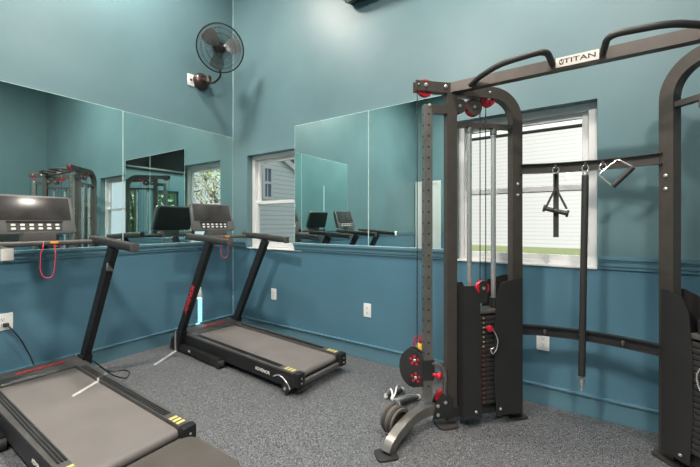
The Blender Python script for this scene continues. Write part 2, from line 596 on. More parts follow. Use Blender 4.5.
# ---- double hung windows in the back wall
def window(name, rect):
    x0, x1, z0, z1 = rect
    root = bpy.data.objects.new(name, None); COL.objects.link(root); root['kind'] = 'structure'
    root.location = ((x0 + x1) / 2, 0.08, z0)
    ox, oy, oz = root.location
    def B(bm, a, b, c, d, e, f, bev=0.003): bx(bm, a - ox, b - ox, c - oy, d - oy, e - oz, f - oz, bev)
    yF0, yF1 = 0.075, 0.158
    fw = 0.045
    bm = bm_new()     # outer frame
    B(bm, x0, x0 + fw, yF0, yF1, z0, z1); B(bm, x1 - fw, x1, yF0, yF1, z0, z1)
    B(bm, x0 + fw, x1 - fw, yF0, yF1, z1 - fw, z1); B(bm, x0 + fw, x1 - fw, yF0, yF1, z0, z0 + .035)
    build('window_frame', bm, M_WHITE, root, False)
    bm = bm_new()
    B(bm, x0 + 0.001, x1 - 0.001, -0.012, 0.074, z0 - 0.002, z0 + .010)
    build('window_sill', bm, M_WHITE, root, False)
    mid = (z0 + z1) / 2 - .01
    sw = 0.038
    for nm, za, zb, ya, yb in (('upper_sash', mid - .02, z1 - fw, 0.120, 0.150), ('lower_sash', z0 + .035, mid + .02, 0.086, 0.118)):
        bm = bm_new()
        a, b = x0 + fw, x1 - fw
        B(bm, a, a + sw, ya, yb, za, zb); B(bm, b - sw, b, ya, yb, za, zb)
        B(bm, a + sw, b - sw, ya, yb, zb - sw, zb); B(bm, a + sw, b - sw, ya, yb, za, za + sw)
        s = build(nm, bm, M_WHITE, root, False)
        bm = bm_new()
        B(bm, a + sw - .004, b - sw + .004, (ya + yb) / 2 - .002, (ya + yb) / 2 + .002, za + sw - .004, zb - sw + .004, 0)
        build('pane', bm, M_GLASS, s, False)
window('window_1', WIN1)
window('window_2', WIN2)

# ---- unseen front wall window, added so wall-coloured panels leave a slit for the sun
root = bpy.data.objects.new('sun_slit_window', None); COL.objects.link(root); root['kind'] = 'structure'
bm = bm_new()
bx(bm, 2.7, 2.74, -D - .1, -D, 1.40, 2.42); bx(bm, 3.46, 3.5, -D - .1, -D, 1.40, 2.42)
bx(bm, 2.74, 3.46, -D - .1, -D, 2.38, 2.42); bx(bm, 2.74, 3.46, -D - .1, -D, 1.40, 1.44)
build('window_frame', bm, M_UP, root, False)
bm = bm_new(); bx(bm, 2.74, 3.46, -D - .09, -D - .085, 1.44, 2.38); build('pane', bm, M_GLASS, root, False)
for a, b in ((2.741, 3.064), (3.101, 3.459)):
    bm = bm_new(); bx(bm, a, b, -D - .010, -D - .001, 1.441, 2.379); build('slit_panel', bm, M_UP, root, False)

# ---- french doors in the right wall
def french(name, y0, y1):
    root = bpy.data.objects.new(name, None); COL.objects.link(root); root['kind'] = 'structure'
    z1 = 2.17
    bm = bm_new()   # casing
    bx(bm, W - .02, W, y0 - .08, y0, 0, z1 + .08); bx(bm, W - .02, W, y1, y1 + .08, 0, z1 + .08); bx(bm, W - .02, W, y0, y1, z1, z1 + .08)
    build('door_casing', bm, M_TRIM, root, False)
    bm = bm_new()
    a, b, s = y0 + .01, y1 - .01, .07
    xa, xb = W + .05, W + .09
    bx(bm, xa, xb, a, a + s, .01, z1 - .01); bx(bm, xa, xb, b - s, b, .01, z1 - .01)
    bx(bm, xa, xb, a + s, b - s, z1 - .09, z1 - .01); bx(bm, xa, xb, a + s, b - s, .01, .22)
    for k in range(1, 2 + 1):
        y = a + s + (b - a - 2 * s) * k / 3
        bx(bm, xa + .008, xb - .008, y - .011, y + .011, .22, z1 - .09)
    for k in range(1, 5):
        z = .22 + (z1 - .31) * k / 5
        bx(bm, xa + .006, xb - .006, a + s, b - s, z - .011, z + .011)
    build('door_panel', bm, mat('dark_door_frame', (0.06, 0.10, 0.08), .4) if 'dark_door_frame' not in MATS else MATS['dark_door_frame'], root, False)
    bm = bm_new(); bx(bm, W + .068, W + .072, a + s, b - s, .22, z1 - .09); build('pane', bm, M_GLASS, root, False)
french('door_1', *DR[0][:2])
french('door_2', *DR[1][:2])
# ---- white door shape on the front wall, standing in for a sunlit patch
root = bpy.data.objects.new('sun_patch_door', None); COL.objects.link(root); root['kind'] = 'structure'
bm = bm_new(); bx(bm, .022, .09, -D, -D + .025, 0, 2.28); bx(bm, .60, .67, -D, -D + .025, 0, 2.28); bx(bm, .09, .60, -D, -D + .025, 2.21, 2.28)
build('door_casing', bm, M_WHITE, root, False)
bm = bm_new(); bx(bm, .092, .598, -D, -D + .012, .01, 2.208)
for z0, z1 in ((.2, 1.0), (1.12, 2.05)):
    bx(bm, .17, .52, -D + .012, -D + .02, z0, z1, .004)
build('door_panel', bm, M_WHITE, root, False)

# ---- ceiling light fixtures
for i, (x, y, z, e) in enumerate(LAMPS):
    t = thing('ceiling_light', 'round flush ceiling light above the %s' % ('corner treadmill', 'weight machine by the back wall', 'middle of the right side', 'door-shaped sun patch by the front wall')[i], 'ceiling light', (x, y, H))
    bm = bm_new(); lathe(bm, [(0.0, 0.0), (0.21, 0.0), (0.21, -0.05), (0.195, -0.06), (0.195, -0.03), (0, -0.03)], (0, 0, 0)); build('housing', bm, M_WHITE, t)
    bm = bm_new(); lathe(bm, [(0.0, -0.035), (0.19, -0.035), (0.19, -0.055), (0.1, -0.075), (0, -0.08)], (0, 0, 0)); build('diffuser', bm, M_LAMPG, t)

# ================================================================== MIRRORS
LEAN = math.radians(0.5)
def mirror(label, group, a0, a1, z0, z1, side):
    t = thing('wall_mirror', label, 'mirror', group=group)
    bm = bm_new()
    g = 0.0015
    if side == 'l':
        t.location = (-(a0 + a1) / 2 * math.tan(LEAN), (a0 + a1) / 2, z0)
        t.rotation_euler = (0, 0, LEAN)
        h = (a1 - a0) / 2
        bx(bm, 0.002, 0.008, -h + g, h - g, 0, z1 - z0)
    else:
        t.location = ((a0 + a1) / 2, 0, z0)
        h = (a1 - a0) / 2
        bx(bm, -h + g, h - g, -0.008, -0.002, 0, z1 - z0)
    bm.normal_update()
    fr = []
    for f in bm.faces:
        n = f.normal
        front = n.x > .9 if side == 'l' else n.y < -.9
        f.material_index = 1
        if front: fr.append(f)
    bmesh.ops.inset_region(bm, faces=fr, thickness=0.0045, depth=0)
    for f in fr: f.material_index = 0
    bmesh.ops.recalc_face_normals(bm, faces=bm.faces)
    o = build('mirror_glass', bm, [M_MIRROR, M_MEDGE], t, False)
    return t
G1, G2 = 'mirror panels on the left wall', 'mirror panels on the back wall'
mirror('large frameless mirror panel on left wall nearest the room corner', G1, -1.238, -0.012, RAIL1, 2.292, 'l')
mirror('large frameless mirror panel on left wall behind the nearer treadmill, cut by frame edge', G1, -2.44, -1.238, RAIL1, 2.297, 'l')
mirror('frameless mirror panel on back wall beside the narrow window', G2, 1.027, 1.94, RAIL1, 2.278, 'b')
mirror('frameless mirror panel on back wall behind the weight machine', G2, 1.94, 2.70, RAIL1, 2.278, 'b')

# ================================================================== OUTLETS
def outlet(label, pos, axis, group='electrical outlets low on the walls', tall=0.125, wide=0.078):
    """pos on the wall, axis 'x' for the left wall (faces +x), 'y' for the back wall (faces -y)"""
    t = thing('wall_outlet', label, 'outlet', pos, 0 if axis == 'y' else PI / 2, group)
    bm = bm_new(); prism(bm, rrect(wide, tall, .006, 3), -0.007, 0.0, bevel=.0015); build('cover_plate', bm, M_PLASTIC, t)
    for s in (1, -1):
        bm = bm_new(); prism(bm, rrect(.034, .030, .012, 4), -0.0095, -0.006, O=(0, 0, s * .021)); r = build('receptacle', bm, M_PLASTIC, t)
        bm = bm_new()
        bx(bm, -.008, -.0055, -.0101, -.0094, s * .021 - .002, s * .021 + .008)
        bx(bm, .0055, .008, -.0101, -.0094, s * .021 - .002, s * .021 + .008)
        cyl(bm, (0, -.0094, s * .021 - .009), (0, -.0101, s * .021 - .009), .003, 10)
        build('slot', bm, M_SLOT, r)
    return t
outlet('white outlet on back wall behind the foot end of the corner treadmill', (0.71, 0, 0.46), 'y')
outlet('white outlet on back wall midway between corner treadmill and weight machine', (1.925, 0, 0.451), 'y')
outlet('white outlet on back wall below window, seen through the weight machine', (3.34, 0, 0.435), 'y')
outlet('white outlet on left wall with a black plug in it, at frame edge', (0, -2.045, 0.515), 'x', wide=.115)
outlet('small outlet on left wall behind the corner treadmill upright', (0, -0.47, 0.47), 'x')
t = thing('wall_outlet', 'white outlet plate high on left wall beside the fan mount', 'outlet', (0, -0.555, 2.815), PI / 2, None)
bm = bm_new(); prism(bm, rrect(.078, .125, .006, 3), -0.007, 0.0, bevel=.0015); build('cover_plate', bm, M_PLASTIC, t)
bm = bm_new(); prism(bm, rrect(.022, .022, .004, 3), -0.016, -0.006); build('plug', bm, M_SLOT, t)

# power cord of the nearer treadmill
t = thing('power_cord', 'black power cord running from left wall outlet down to the nearer treadmill', 'cord', (0, -2.03, 0.49))
bm = bm_new(); box(bm, (0.026, 0, 0.004), (0.032, 0.03, 0.026), None, .004); tube(bm, [(0.04, 0.0, .004), (.055, 0.004, 0.0)], [.008, .005], 8); build('plug', bm, M_SLOT, t)
bm = bm_new(); tube(bm, smooth_path([(.052, .003, 0), (.075, .03, -.04), (.07, .09, -.16), (.05, .14, -.30), (.040, .17, -.40), (.040, .185, -.44), (.050, .18, -.475)], 6), .0045, 8); build('cord', bm, M_CABLE, t)
# ================================================================== TREADMILL
def treadmill(label, loc, rz, cordz, plugtext=True):
    t = thing('treadmill', label, 'treadmill', loc, rz, 'black treadmills facing the mirrored left wall')
    hw = 0.290
    L0, L1 = 0.10, 1.885
    # deck chassis
    bm = bm_new()
    bx(bm, .14, 1.80, -hw + .02, hw - .02, .075, .135, .004)
    for x in (.45, .95, 1.5): bx(bm, x, x + .05, -hw + .02, hw - .02, .055, .08)
    build('deck_frame', bm, M_TBLK, t)
    # belt : wraps around front and rear roller
    bm = bm_new()
    hb = 0.210
    pr = [(.38, .150), (1.80, .150)]
    for k in range(1, 9):
        a = PI / 2 - PI * k / 8
        pr.append((1.80 + .030 * math.cos(a), .120 + .030 * math.sin(a)))
    pr += [(.38, .090)]
    prism(bm, pr, -hb, hb, A=(1, 0, 0), B=(0, 0, 1), D=(0, 1, 0))
    build('running_belt', bm, M_BELT, t)
    # side rails
    for s in (-1, 1):
        bm = bm_new()
        y0, y1 = s * (hb + .004), s * hw
        pts = [(.36, .085), (L1 - .05, .075), (L1 - .05, .168), (.36, .172)]
        v8 = []
        for (xx, zb, zt) in ((.36, .085, .172), (L1 - .05, .085, .168)):
            yo = s * (hw if xx < 1 else .272)
            v8.append([bm.verts.new(q) for q in ((xx, y0, zb), (xx, yo, zb), (xx, yo, zt), (xx, y0, zt))])
        for j in range(4): bm.faces.new((v8[0][j], v8[0][(j + 1) % 4], v8[1][(j + 1) % 4], v8[1][j]))
        bm.faces.new(v8[0]); bm.faces.new(v8[1])
        r = build('side_rail', bm, M_RAIL, t)
        bm = bm_new()
        sweep(bm, [(.30, s * (hw + .001), .108), (L1 - .045, s * .273, .108)], rectp(.006, .100)); build('side_panel', bm, M_TBLK, t)
        bm = bm_new()   # grooved top insert
        for k in range(3):
            yy = s * (hb + .014 + k * .014)
            bx(bm, .48, L1 - .22, yy - .004, yy + .004, .1712, .1735)
        build('tread_groove', bm, M_TBLK, r)
        bm = bm_new()   # yellow warning label
        for k in range(3):
            box(bm, (L1 - .155 + k * .035, s * (hb + .028), .1712), (.022, .044, .0012))
        build('warning_sticker', bm, M_YEL, r)
        bm = bm_new()
        box(bm, (L1 - .025, s * (hb + 0.274) / 2, .122), (.055, 0.274 - hb + .008, .100), None, .007)
        e = build('end_cap', bm, M_TBLK, t)
        for z in (.10, .135):
            bm = bm_new(); cyl(bm, (L1 + .002, s * (hb + 0.274) / 2, z), (L1 + .006, s * (hb + 0.274) / 2, z), .006, 12)
            build('screw', bm, M_BOLT, e)
        bm = bm_new(); cyl(bm, (L1 - .30, s * .20, 0), (L1 - .30, s * .20, .078), .024, 14); build('rubber_foot', bm, M_RUB, t)
    # rear cross bar
    bm = bm_new(); box(bm, (L1 - .028, 0, .085), (.03, 2 * hb + .01, .03), None, .004); build('rear_crossbar', bm, M_RAIL, t)
    # motor hood
    bm = bm_new()
    pts = [(.10, .06), (.40, .06), (.40, .158), (.375, .176), (.20, .186), (.13, .165), (.10, .12)]
    prism(bm, pts, -hw + .01, hw - .01, bevel=.008)
    h = build('motor_hood', bm, M_HOOD, t)
    text_obj('hood_logo', 'ADVENOR', .060, M_LOGO, h, (.295, 0.04, .1835), (0, 1, 0), (-1, 0, -.045), .002, .25, 1.0, bold=.0015)
    # base frame tubes on the floor, uprights
    uy = 0.312
    for s in (-1, 1):
        bm = bm_new()
        sweep(bm, [(.16, s * uy, .045), (.97, s * uy, .045)], rectp(.05, .06))
        b = build('base_tube', bm, M_TBLK, t)
        bm = bm_new(); cyl(bm, (.965, s * uy - .026, .035), (.965, s * uy + .026, .035), .034, 20); build('tube_end_roller', bm, M_RUB, b)
        bm = bm_new(); box(bm, (.50, s * (uy + .0255), .05), (.04, .0015, .02)); build('sticker', bm, M_BTN, b)
        bm = bm_new()
        pts = [(.135, .005), (.30, .005), (.36, .20), (.25, .20), (.165, .10)]
        prism(bm, pts, s * uy - .034, s * uy + .034, bevel=.006)
        build('upright_bracket', bm, M_TBLK, t)
        bm = bm_new()
        p0, p1 = Vector((.225, s * uy, .05)), Vector((.805, s * uy, 1.075))
        sweep(bm, [p0, p1], rectp(.045, .075), up=(0, 0, 1))
        u = build('upright', bm, M_TBLK, t)
        if s < 0:
            d = (p1 - p0).normalized()
            c = p0 + (p1 - p0) * .47
            text_obj('upright_logo', 'ADVENOR', .066, M_LOGO, u, c + Vector((0, -.0235, 0)), d, Vector((-d.z, 0, d.x)), .002, .2, 1.0, bold=.002)
        # hand rail arm
        bm = bm_new()
        pth = fillet([(.44, s * uy, 1.122), (.72, s * uy, 1.112), (1.115, s * uy, 1.085)], .08, 4)
        sweep(bm, pth, rrect(.052, .060, .018, 3))
        a = build('handrail', bm, M_GRIP, t)
        bm = bm_new()
        box(bm, (1.12, s * uy, 1.085), (.02, .056, .064), None, .006)
        build('handrail_cap', bm, M_RAIL, a)
    bm = bm_new(); sweep(bm, [(.17, -uy, .035), (.17, uy, .035)], rectp(.05, .05)); build('base_crossbar', bm, M_TBLK, t)
    # cross bar holding the console
    bm = bm_new(); sweep(bm, [(.47, -uy + .02, 1.108), (.47, uy - .02, 1.108)], rrect(.085, .034, .012, 3)); build('console_crossbar', bm, M_RAIL, t)
    # console
    tilt = math.radians(17)
    n = Vector((math.cos(tilt), 0, math.sin(tilt)))         # faces the runner
    up = Vector((-math.sin(tilt), 0, math.cos(tilt)))
    O = Vector((.365, -.012, 1.313))
    Yv = Vector((0, 1, 0))
    bm = bm_new()
    pts = [(-.21, -.145), (.21, -.145), (.235, -.132), (.222, .128), (.205, .142), (-.205, .142), (-.222, .128), (-.235, -.132)]
    prism(bm, pts, -.030, 0.0, O=O, A=Yv, B=up, D=n, bevel=.006)
    c = build('console', bm, M_SILVER, t)
    bm = bm_new(); prism(bm, [(p[0] * .96, p[1] * .95) for p in pts], -.055, -.028, O=O, A=Yv, B=up, D=n, bevel=.012); build('console_back', bm, M_TBLK, c)
    bm = bm_new(); prism(bm, [(-.208, -.045), (.208, -.045), (.203, .128), (-.203, .128)], -.002, .0022, O=O, A=Yv, B=up, D=n, bevel=.001); build('console_screen', bm, M_SCREEN, c)
    bm = bm_new(); prism(bm, rrect(.30, .064, .006, 3), -.002, .003, O=O + up * -.094, A=Yv, B=up, D=n); k = build('button_panel', bm, M_SLOT, c)
    bm = bm_new(); prism(bm, rrect(.31, .006, .002, 2), .0, .012, O=O + up * -.056, A=Yv, B=up, D=n); build('tablet_ledge', bm, M_TBLK, c)
    for r_ in range(2):
        for q in range(6):
            bm = bm_new(); prism(bm, rrect(.024, .015, .004, 2), .0, .0045, O=O + up * (-.080 - r_ * .027) + Yv * (-.120 + q * .048), A=Yv, B=up, D=n); build('button', bm, M_BTN, k)
    bm = bm_new(); bx(bm, .365, .48, -.10, .08, 1.10, 1.19, .008); build('console_neck', bm, M_RAIL, t)
    # safety tether
    bm = bm_new(); box(bm, (0.518, .055, 1.112), (.022, .045, .016), None, .004); cl = build('tether_clip', bm, M_ORANGE, t); cl['label'] = 'orange plastic clip'
    bm = bm_new()
    tube(bm, smooth_path([(0.515, -.005, 1.118), (0.530, -.01, 1.08), (0.530, -.022, 1.03), (0.530, -.022, 1.03 - cordz * .7), (0.532, 0.008, 1.03 - cordz), (0.532, .045, 1.03 - cordz * .85), (0.530, .058, 1.03), (0.523, .056, 1.11)], 6), .0028, 8)
    cc = build('safety_tether', bm, M_CORD, t); cc['label'] = 'thin red cord hanging in a loop'
    # transport wheel and lift bracket at the side
    for s in (-1, 1):
        bm = bm_new()
        tube(bm, smooth_path([(1.63, s * (hw - .006), .100), (1.70, s * (hw - .004), .125), (1.77, s * (hw - .004), .100), (1.815, s * (hw - .006), .050)], 6), .006, 8)
        build('lift_bracket', bm, M_CHROME, t)
        bm = bm_new(); cyl(bm, (1.775, s * (hw - .010), .052), (1.775, s * (hw + .008), .052), .034, 22)
        wv = build('transport_wheel', bm, M_RUB, t)
        bm = bm_new(); cyl(bm, (1.775, s * (hw + .008), .052), (1.775, s * (hw + .012), .052), .012, 14); build('wheel_bolt', bm, M_CHROME, wv)
    text_obj('side_logo', 'ADVENOR', .034, M_BTN, t, (1.50, -hw + .007, .108), (1, 0, 0), (0, 0, 1), .0015, 0.0, 1.1, bold=.0008)
    return t
def rectp(a, b):
    return [(-a / 2, -b / 2), (a / 2, -b / 2), (a / 2, b / 2), (-a / 2, b / 2)]
treadmill('black treadmill in the room corner beside the narrow window, seen whole', (0.030, -0.515, 0), math.radians(-3.4), .13)
ta = treadmill('black treadmill at lower left, nearest the camera and cut off by the frame', (-0.035, -1.93, 0), 0.0, .16)
bm = bm_new()
tube(bm, smooth_path([(.33, .262, .176), (.34, .34, .15), (.33, .47, .015), (.38, .56, .006), (.47, .565, .006), (.56, .50, .006), (.60, .40, .07), (.60, .30, .176)], 8), .0045, 8)
cl_ = build('cable_loop', bm, M_CABLE, ta); cl_['label'] = 'thin black cable looping over the side rail'

# ================================================================== BENCH
t = thing('weight_bench', 'dark padded weight bench at bottom edge behind the nearer treadmill', 'bench', (2.502, -1.985, 0))
bm = bm_new()
prism(bm, [(p[0], p[1] - .55) for p in rrect(.325, 1.10, .042, 7)], .395, .450, A=(1, 0, 0), B=(0, 1, 0), D=(0, 0, 1), bevel=.014)
build('pad', bm, M_VINYL, t)
bm = bm_new(); bx(bm, -.12, .12, -1.07, -.03, .375, .395); build('pad_board', bm, M_BLACKST, t)
bm = bm_new(); sweep(bm, [(0, -1.0, .345), (0, -.12, .345)], rectp(.06, .06)); build('spine_tube', bm, M_BLACKST, t)
for y in (-.2, -.95):
    bm = bm_new(); sweep(bm, [(0, y, .345), (0, y, .05)], rectp(.05, .05), up=(0, 1, 0)); lg = build('leg', bm, M_BLACKST, t)
    bm = bm_new(); sweep(bm, [(-.22, y, .03), (.22, y, .03)], rectp(.06, .05)); build('foot_bar', bm, M_BLACKST, lg)

# ================================================================== FUNCTIONAL TRAINER (weight machine)
FX, FY = 2.889, -0.597           # left front post
RX, RY = 3.205, -0.265           # left rear post
CXM = 3.580                      # mirror plane of the machine
rack = thing('cable_machine', 'large bronze grey dual tower cable weight machine with pull up handles before window', 'cable machine', (CXM, -0.45, 0))
e = Vector((RX - FX, RY - FY, 0)); L = e.length; e.normalize()
nrm = Vector((e.y, -e.x, 0))      # inner side (towards the machine's middle, camera)
Zv = Vector((0, 0, 1))
TOP = 2.112

class Tower:
    """local s along front->rear post, tt along inner normal, z up; mirrored for the right tower"""
    def __init__(self, sgn): self.sgn = sgn
    def p(self, s, tt, z):
        v = Vector((FX, FY, 0)) + e * s + nrm * tt
        x = v.x - CXM
        return Vector((x * self.sgn, v.y + 0.45, z))
    def vec(self, v):
        return Vector((v.x * self.sgn, v.y, v.z))

def disc(bm, T, s, z, t0, t1, r, n=24):
    cyl(bm, T.p(s, t0, z), T.p(s, t1, z), r, n)

def bolt_obj(name, p, d, r, parent, m=None):
    bm = bm_new()
    bolt(bm, p, d, r)
    return build(name, bm, m or M_BOLT, parent)

def pulley(T, s, z, r=.045, tt=0.0, par=None, name='pulley', ax=None, cover=None):
    bm = bm_new()
    c = T.p(s, tt, z)
    ax = T.vec(nrm) if ax is None else ax
    lathe(bm, [(0, -.012), (r, -.012), (r, -.008), (r * .86, -.001), (r * .86, .001), (r, .008), (r, .012), (0, .012)], c, ax, 26)
    o = build(name, bm, M_RED, par if par else rack)
    bm = bm_new()
    u, v, a2 = frame_of(ax)
    for k in range(5):
        an = 2 * PI * k / 5
        q = c + (u * math.cos(an) + v * math.sin(an)) * r * .55
        cyl(bm, q - a2 * .0135, q + a2 * .0135, r * .17, 10)
    build('pulley_hole', bm, M_SLOT, o)
    bm = bm_new(); cyl(bm, c - a2 * .022, c + a2 * .022, .010, 12); build('axle_bolt', bm, M_BOLT, o)
    if cover:
        bm = bm_new(); cyl(bm, c + a2 * .014, c + a2 * .018, cover, 24); cyl(bm, c - a2 * .018, c - a2 * .014, cover, 24); build('pulley_guard', bm, M_STEEL, o)
    return o

def bolt(bm, p, d, r=.010):
    d = Vector(d).normalized()
    lathe(bm, [(0, 0), (r, 0), (r, .004), (r * .6, .008), (0, .009)], p, d, 12)

def tower(sgn):
    T = Tower(sgn)
    up3 = (0, 0, 1)
    # front post
    bm = bm_new()
    sweep(bm, [T.p(0, 0, .03), T.p(0, 0, TOP - .060)], rectp(.048, .066), up=T.vec(e))
    build('front_post', bm, M_STEEL, rack)
    # arch : along the top, round corner and down the rear post
    r = .17
    pts = [T.p(.02, 0, TOP - .038)]
    pts.append(T.p(L - r, 0, TOP - .038))
    for k in range(1, 13):
        a = PI / 2 - (PI / 2) * k / 12
        pts.append(T.p(L - r + r * math.cos(a), 0, TOP - .038 - r + r * math.sin(a)))
    pts.append(T.p(L, 0, .02))
    bm = bm_new()
    # profile sides: a along side (t x up). use up = inner normal so that b lies across the tower plane
    sweep(bm, pts, rectp(.072, .05), up=T.vec(nrm))
    ap = build('rear_arch_post', bm, M_STEEL, rack)
    for z in (1.50, 1.43, .62):
        bolt_obj('post_bolt', T.p(L, .025, z), T.vec(nrm), .010, ap)
    bolt_obj('post_bolt', T.p(L - .20, .025, TOP - .038), T.vec(nrm), .008, ap)
    # top stub beam with the outer pulley
    bm = bm_new()
    for tt in (-.020, .020):
        box_between(bm, T.p(-.238, tt, TOP - .032), T.p(.03, tt, TOP - .032), .008, .062)
    st = build('pulley_arm', bm, M_STEEL, rack)
    for ss, rr in ((-.175, .012), (-.045, .012), (-.222, .006)):
        bolt_obj('arm_bolt', T.p(ss, .025, TOP - .028), T.vec(nrm), rr, st)
    pulley(T, -.170, TOP - .040, .052)
    # inner pulleys under the arch top
    pulley(T, .055, TOP - .135, .045, 0, cover=.044)
    pulley(T, .155, TOP - .135, .056, .0, cover=.052)
    pulley(T, .255, TOP - .075, .050, .0)
    # perforated trolley column
    cs = -.156
    bm = bm_new()
    sweep(bm, [T.p(cs, 0, .17), T.p(cs, 0, TOP - .142)], rectp(.045, .050), up=T.vec(e))
    nf = len(bm.faces)
    for k in range(26):
        z = .26 + k * .066
        cyl(bm, T.p(cs, .0224, z), T.p(cs, .0232, z), .0065, 10)
        cyl(bm, T.p(cs - .0249, 0, z), T.p(cs - .0257, 0, z), .0065, 10)
    bm.faces.ensure_lookup_table()
    for f in bm.faces[nf:]: f.material_index = 1
    build('perforated_column', bm, [M_RAW, M_SLOT], rack)
    bm = bm_new(); box_between(bm, T.p(cs + .02, 0, TOP - .165), T.p(-.02, 0, TOP - .165), .045, .05); sp = build('column_spacer', bm, M_STEEL, rack)
    bm = bm_new(); bolt(bm, T.p(cs + .005, .023, TOP - .15), T.vec(nrm), .011); build('spacer_bolt', bm, M_BOLT, sp)
    # cross bar inside the arch and guide rods
    bm = bm_new(); box_between(bm, T.p(.02, 0, 1.865), T.p(L - .025, 0, 1.865), .04, .028); build('rod_crossbar', bm, M_STEEL, rack)
    for s in (.130, .300):
        bm = bm_new(); cyl(bm, T.p(s, 0, .12), T.p(s, 0, 1.855), .0155, 16); g = build('guide_rod', bm, M_CHROME, rack)
        bm = bm_new(); cyl(bm, T.p(s, 0, 1.815), T.p(s, 0, 1.85), .021, 16); build('rod_collar', bm, M_RAW, g)
        bm = bm_new(); cyl(bm, T.p(s, 0, .705), T.p(s, 0, .775), .024, 16); build('rod_bushing', bm, M_RUB, g)
    # cables
    bm = bm_new()
    cyl(bm, T.p(.205, 0, .87), T.p(.205, 0, TOP - .08), .003, 8)
    cyl(bm, T.p(.245, 0, .73), T.p(.245, 0, TOP - .13), .003, 8)
    cyl(bm, T.p(-.221, 0, .44), T.p(-.221, 0, TOP - .05), .003, 8)
    tube(bm, [T.p(-.185, 0, TOP + .003), T.p(.075, 0, TOP - .098)], .003, 8)
    build('steel_cable', bm, M_CABLE, rack)
    # base plates and bottom frame
    for s, a in ((-.03, .11), (L, .105)):
        bm = bm_new()
        O = T.p(s, 0, 0)
        prism(bm, rrect(.125, a, .03, 5), .004, .011, O=O, A=T.vec(e), B=T.vec(nrm), D=Zv)
        bp_ = build('base_plate', bm, M_STEEL, rack)
        bm = bm_new(); prism(bm, rrect(.135, a + .010, .034, 5), 0, .005, O=O, A=T.vec(e), B=T.vec(nrm), D=Zv); build('rubber_pad', bm, M_RUB, bp_)
    bm = bm_new(); box_between(bm, T.p(0, 0, .085), T.p(L, 0, .085), .05, .06); build('bottom_rail', bm, M_BLACKST, rack)
    # weight plates
    for k in range(19):
        z = .125 + k * .029
        bm = bm_new()
        c = (T.p(.085, 0, z + .0135) + T.p(.340, 0, z + .0135)) / 2
        a, n2 = T.vec(e), T.vec(nrm)
        prism(bm, rrect(.255, .105, .008, 2), -.0125, .0125, O=c, A=a, B=n2, D=Zv, bevel=.003)
        wp = build('weight_plate', bm, M_PLATE, rack)
        bm = bm_new()
        q = T.p(.222, .0528, z + .0185)
        box(bm, T.p(.196, .0528, z + .0135), (.008, .008, .008), None)
        build('weight_number', bm, M_LOGO if k < 12 else M_YEL, wp)
    bm = bm_new()
    c = (T.p(.085, 0, .70) + T.p(.340, 0, .70)) / 2
    prism(bm, rrect(.235, .105, .008, 2), -.012, .010, O=c, A=T.vec(e), B=T.vec(nrm), D=Zv, bevel=.003); build('top_plate', bm, M_RAW, rack)
    # selector pin with its red knob, coiled lanyard
    bm = bm_new(); cyl(bm, T.p(.215, .05, .605), T.p(.215, .075, .605), .006, 10); pin = build('selector_pin', bm, M_CHROME, rack)
    bm = bm_new(); lathe(bm, [(0, 0), (.014, 0), (.020, .012), (.018, .026), (0, .030)], T.p(.215, .072, .605), T.vec(nrm), 14); build('pin_knob', bm, M_RED, pin)
    bm = bm_new(); tube(bm, smooth_path([T.p(.22, .075, .62), T.p(.245, .08, .59), T.p(.275, .08, .53), T.p(.265, .08, .47), T.p(.235, .085, .45), T.p(.225, .085, .475), T.p(.245, .085, .485)], 6), .004, 8); build('pin_lanyard', bm, M_CHROME, pin)
    # floating pulley above stack
    pl = pulley(T, .20, .845, .044, .03, cover=None, name='floating_pulley')
    bm = bm_new()
    for q in (.044, .014): 
        c = T.p(.20, q, .82); prism(bm, rrect(.055, .14, .02, 4), -.002, .002, O=c, A=T.vec(e), B=Zv, D=T.vec(nrm))
    build('pulley_bracket', bm, M_BLACKST, pl)
    # shrouds
    for which in (0, 1):
        for sd in (1, -1):
            bm = bm_new()
            th = .004
            if which == 0:
                s0, s1 = .045, .165
                pts = [(s0, .06), (s1 + .005, .06), (s1, .30), (s1 - .004, .60), (s1 - .006, .80), (s1 - .045, .868), (s0, .868)]
            else:
                s0, s1 = (.262 if sgn > 0 else .315), L - .002
                pts = [(s0 + .01, .06), (s1, .06), (s1, .905), (s1 - .03, .905), (s0 + .045, .880), (s0 + .012, .80), (s0 - .004, .60), (s0 - .006, .30)]
            O = T.p(0, sd * (.072 if sgn > 0 else .055), 0)
            prism(bm, [(p[0], p[1]) for p in pts], -th / 2, th / 2, O=O, A=T.vec(e), B=Zv, D=T.vec(nrm))
            s_ = s0 if which == 0 else s1
            if sd == 1:
                # end flange joining both side sheets
                zt = .868 if which == 0 else .905
                if which == 0:
                    box_between(bm, T.p(s_, -.074, (zt + .06) / 2), T.p(s_, .074, (zt + .06) / 2), th, zt - .06)
            sh = build('stack_shroud', bm, M_COVER, rack, smooth=False)
            if sd == 1:
                bm = bm_new(); bolt(bm, T.p(s1 - .035 if which == 0 else s0 + .035, .075, .10), T.vec(nrm), .008); build('shroud_bolt', bm, M_BOLT, sh)
    # front leg
    bm = bm_new()
    pth = smooth_path([T.p(-.02, 0, .10), T.p(-.14, 0, .110), LEG(T, -.22, -.03, .104), LEG(T, -.34, -.07, .088), LEG(T, -.43, -.095, .050), LEG(T, -.462, -.10, .010)], 5)
    sweep(bm, pth, rectp(.052, .055), up=(0, 0, 1))
    lg = build('front_leg', bm, M_RAW, rack)
    bm = bm_new(); prism(bm, rrect(.12, .10, .025, 5), 0, .010, O=LEG(T, -.475, -.10, 0), A=T.vec(e), B=T.vec(nrm), D=Zv); build('foot_plate', bm, M_RUB, lg)
    # base pulley plates (black) with red wheel
    bm = bm_new()
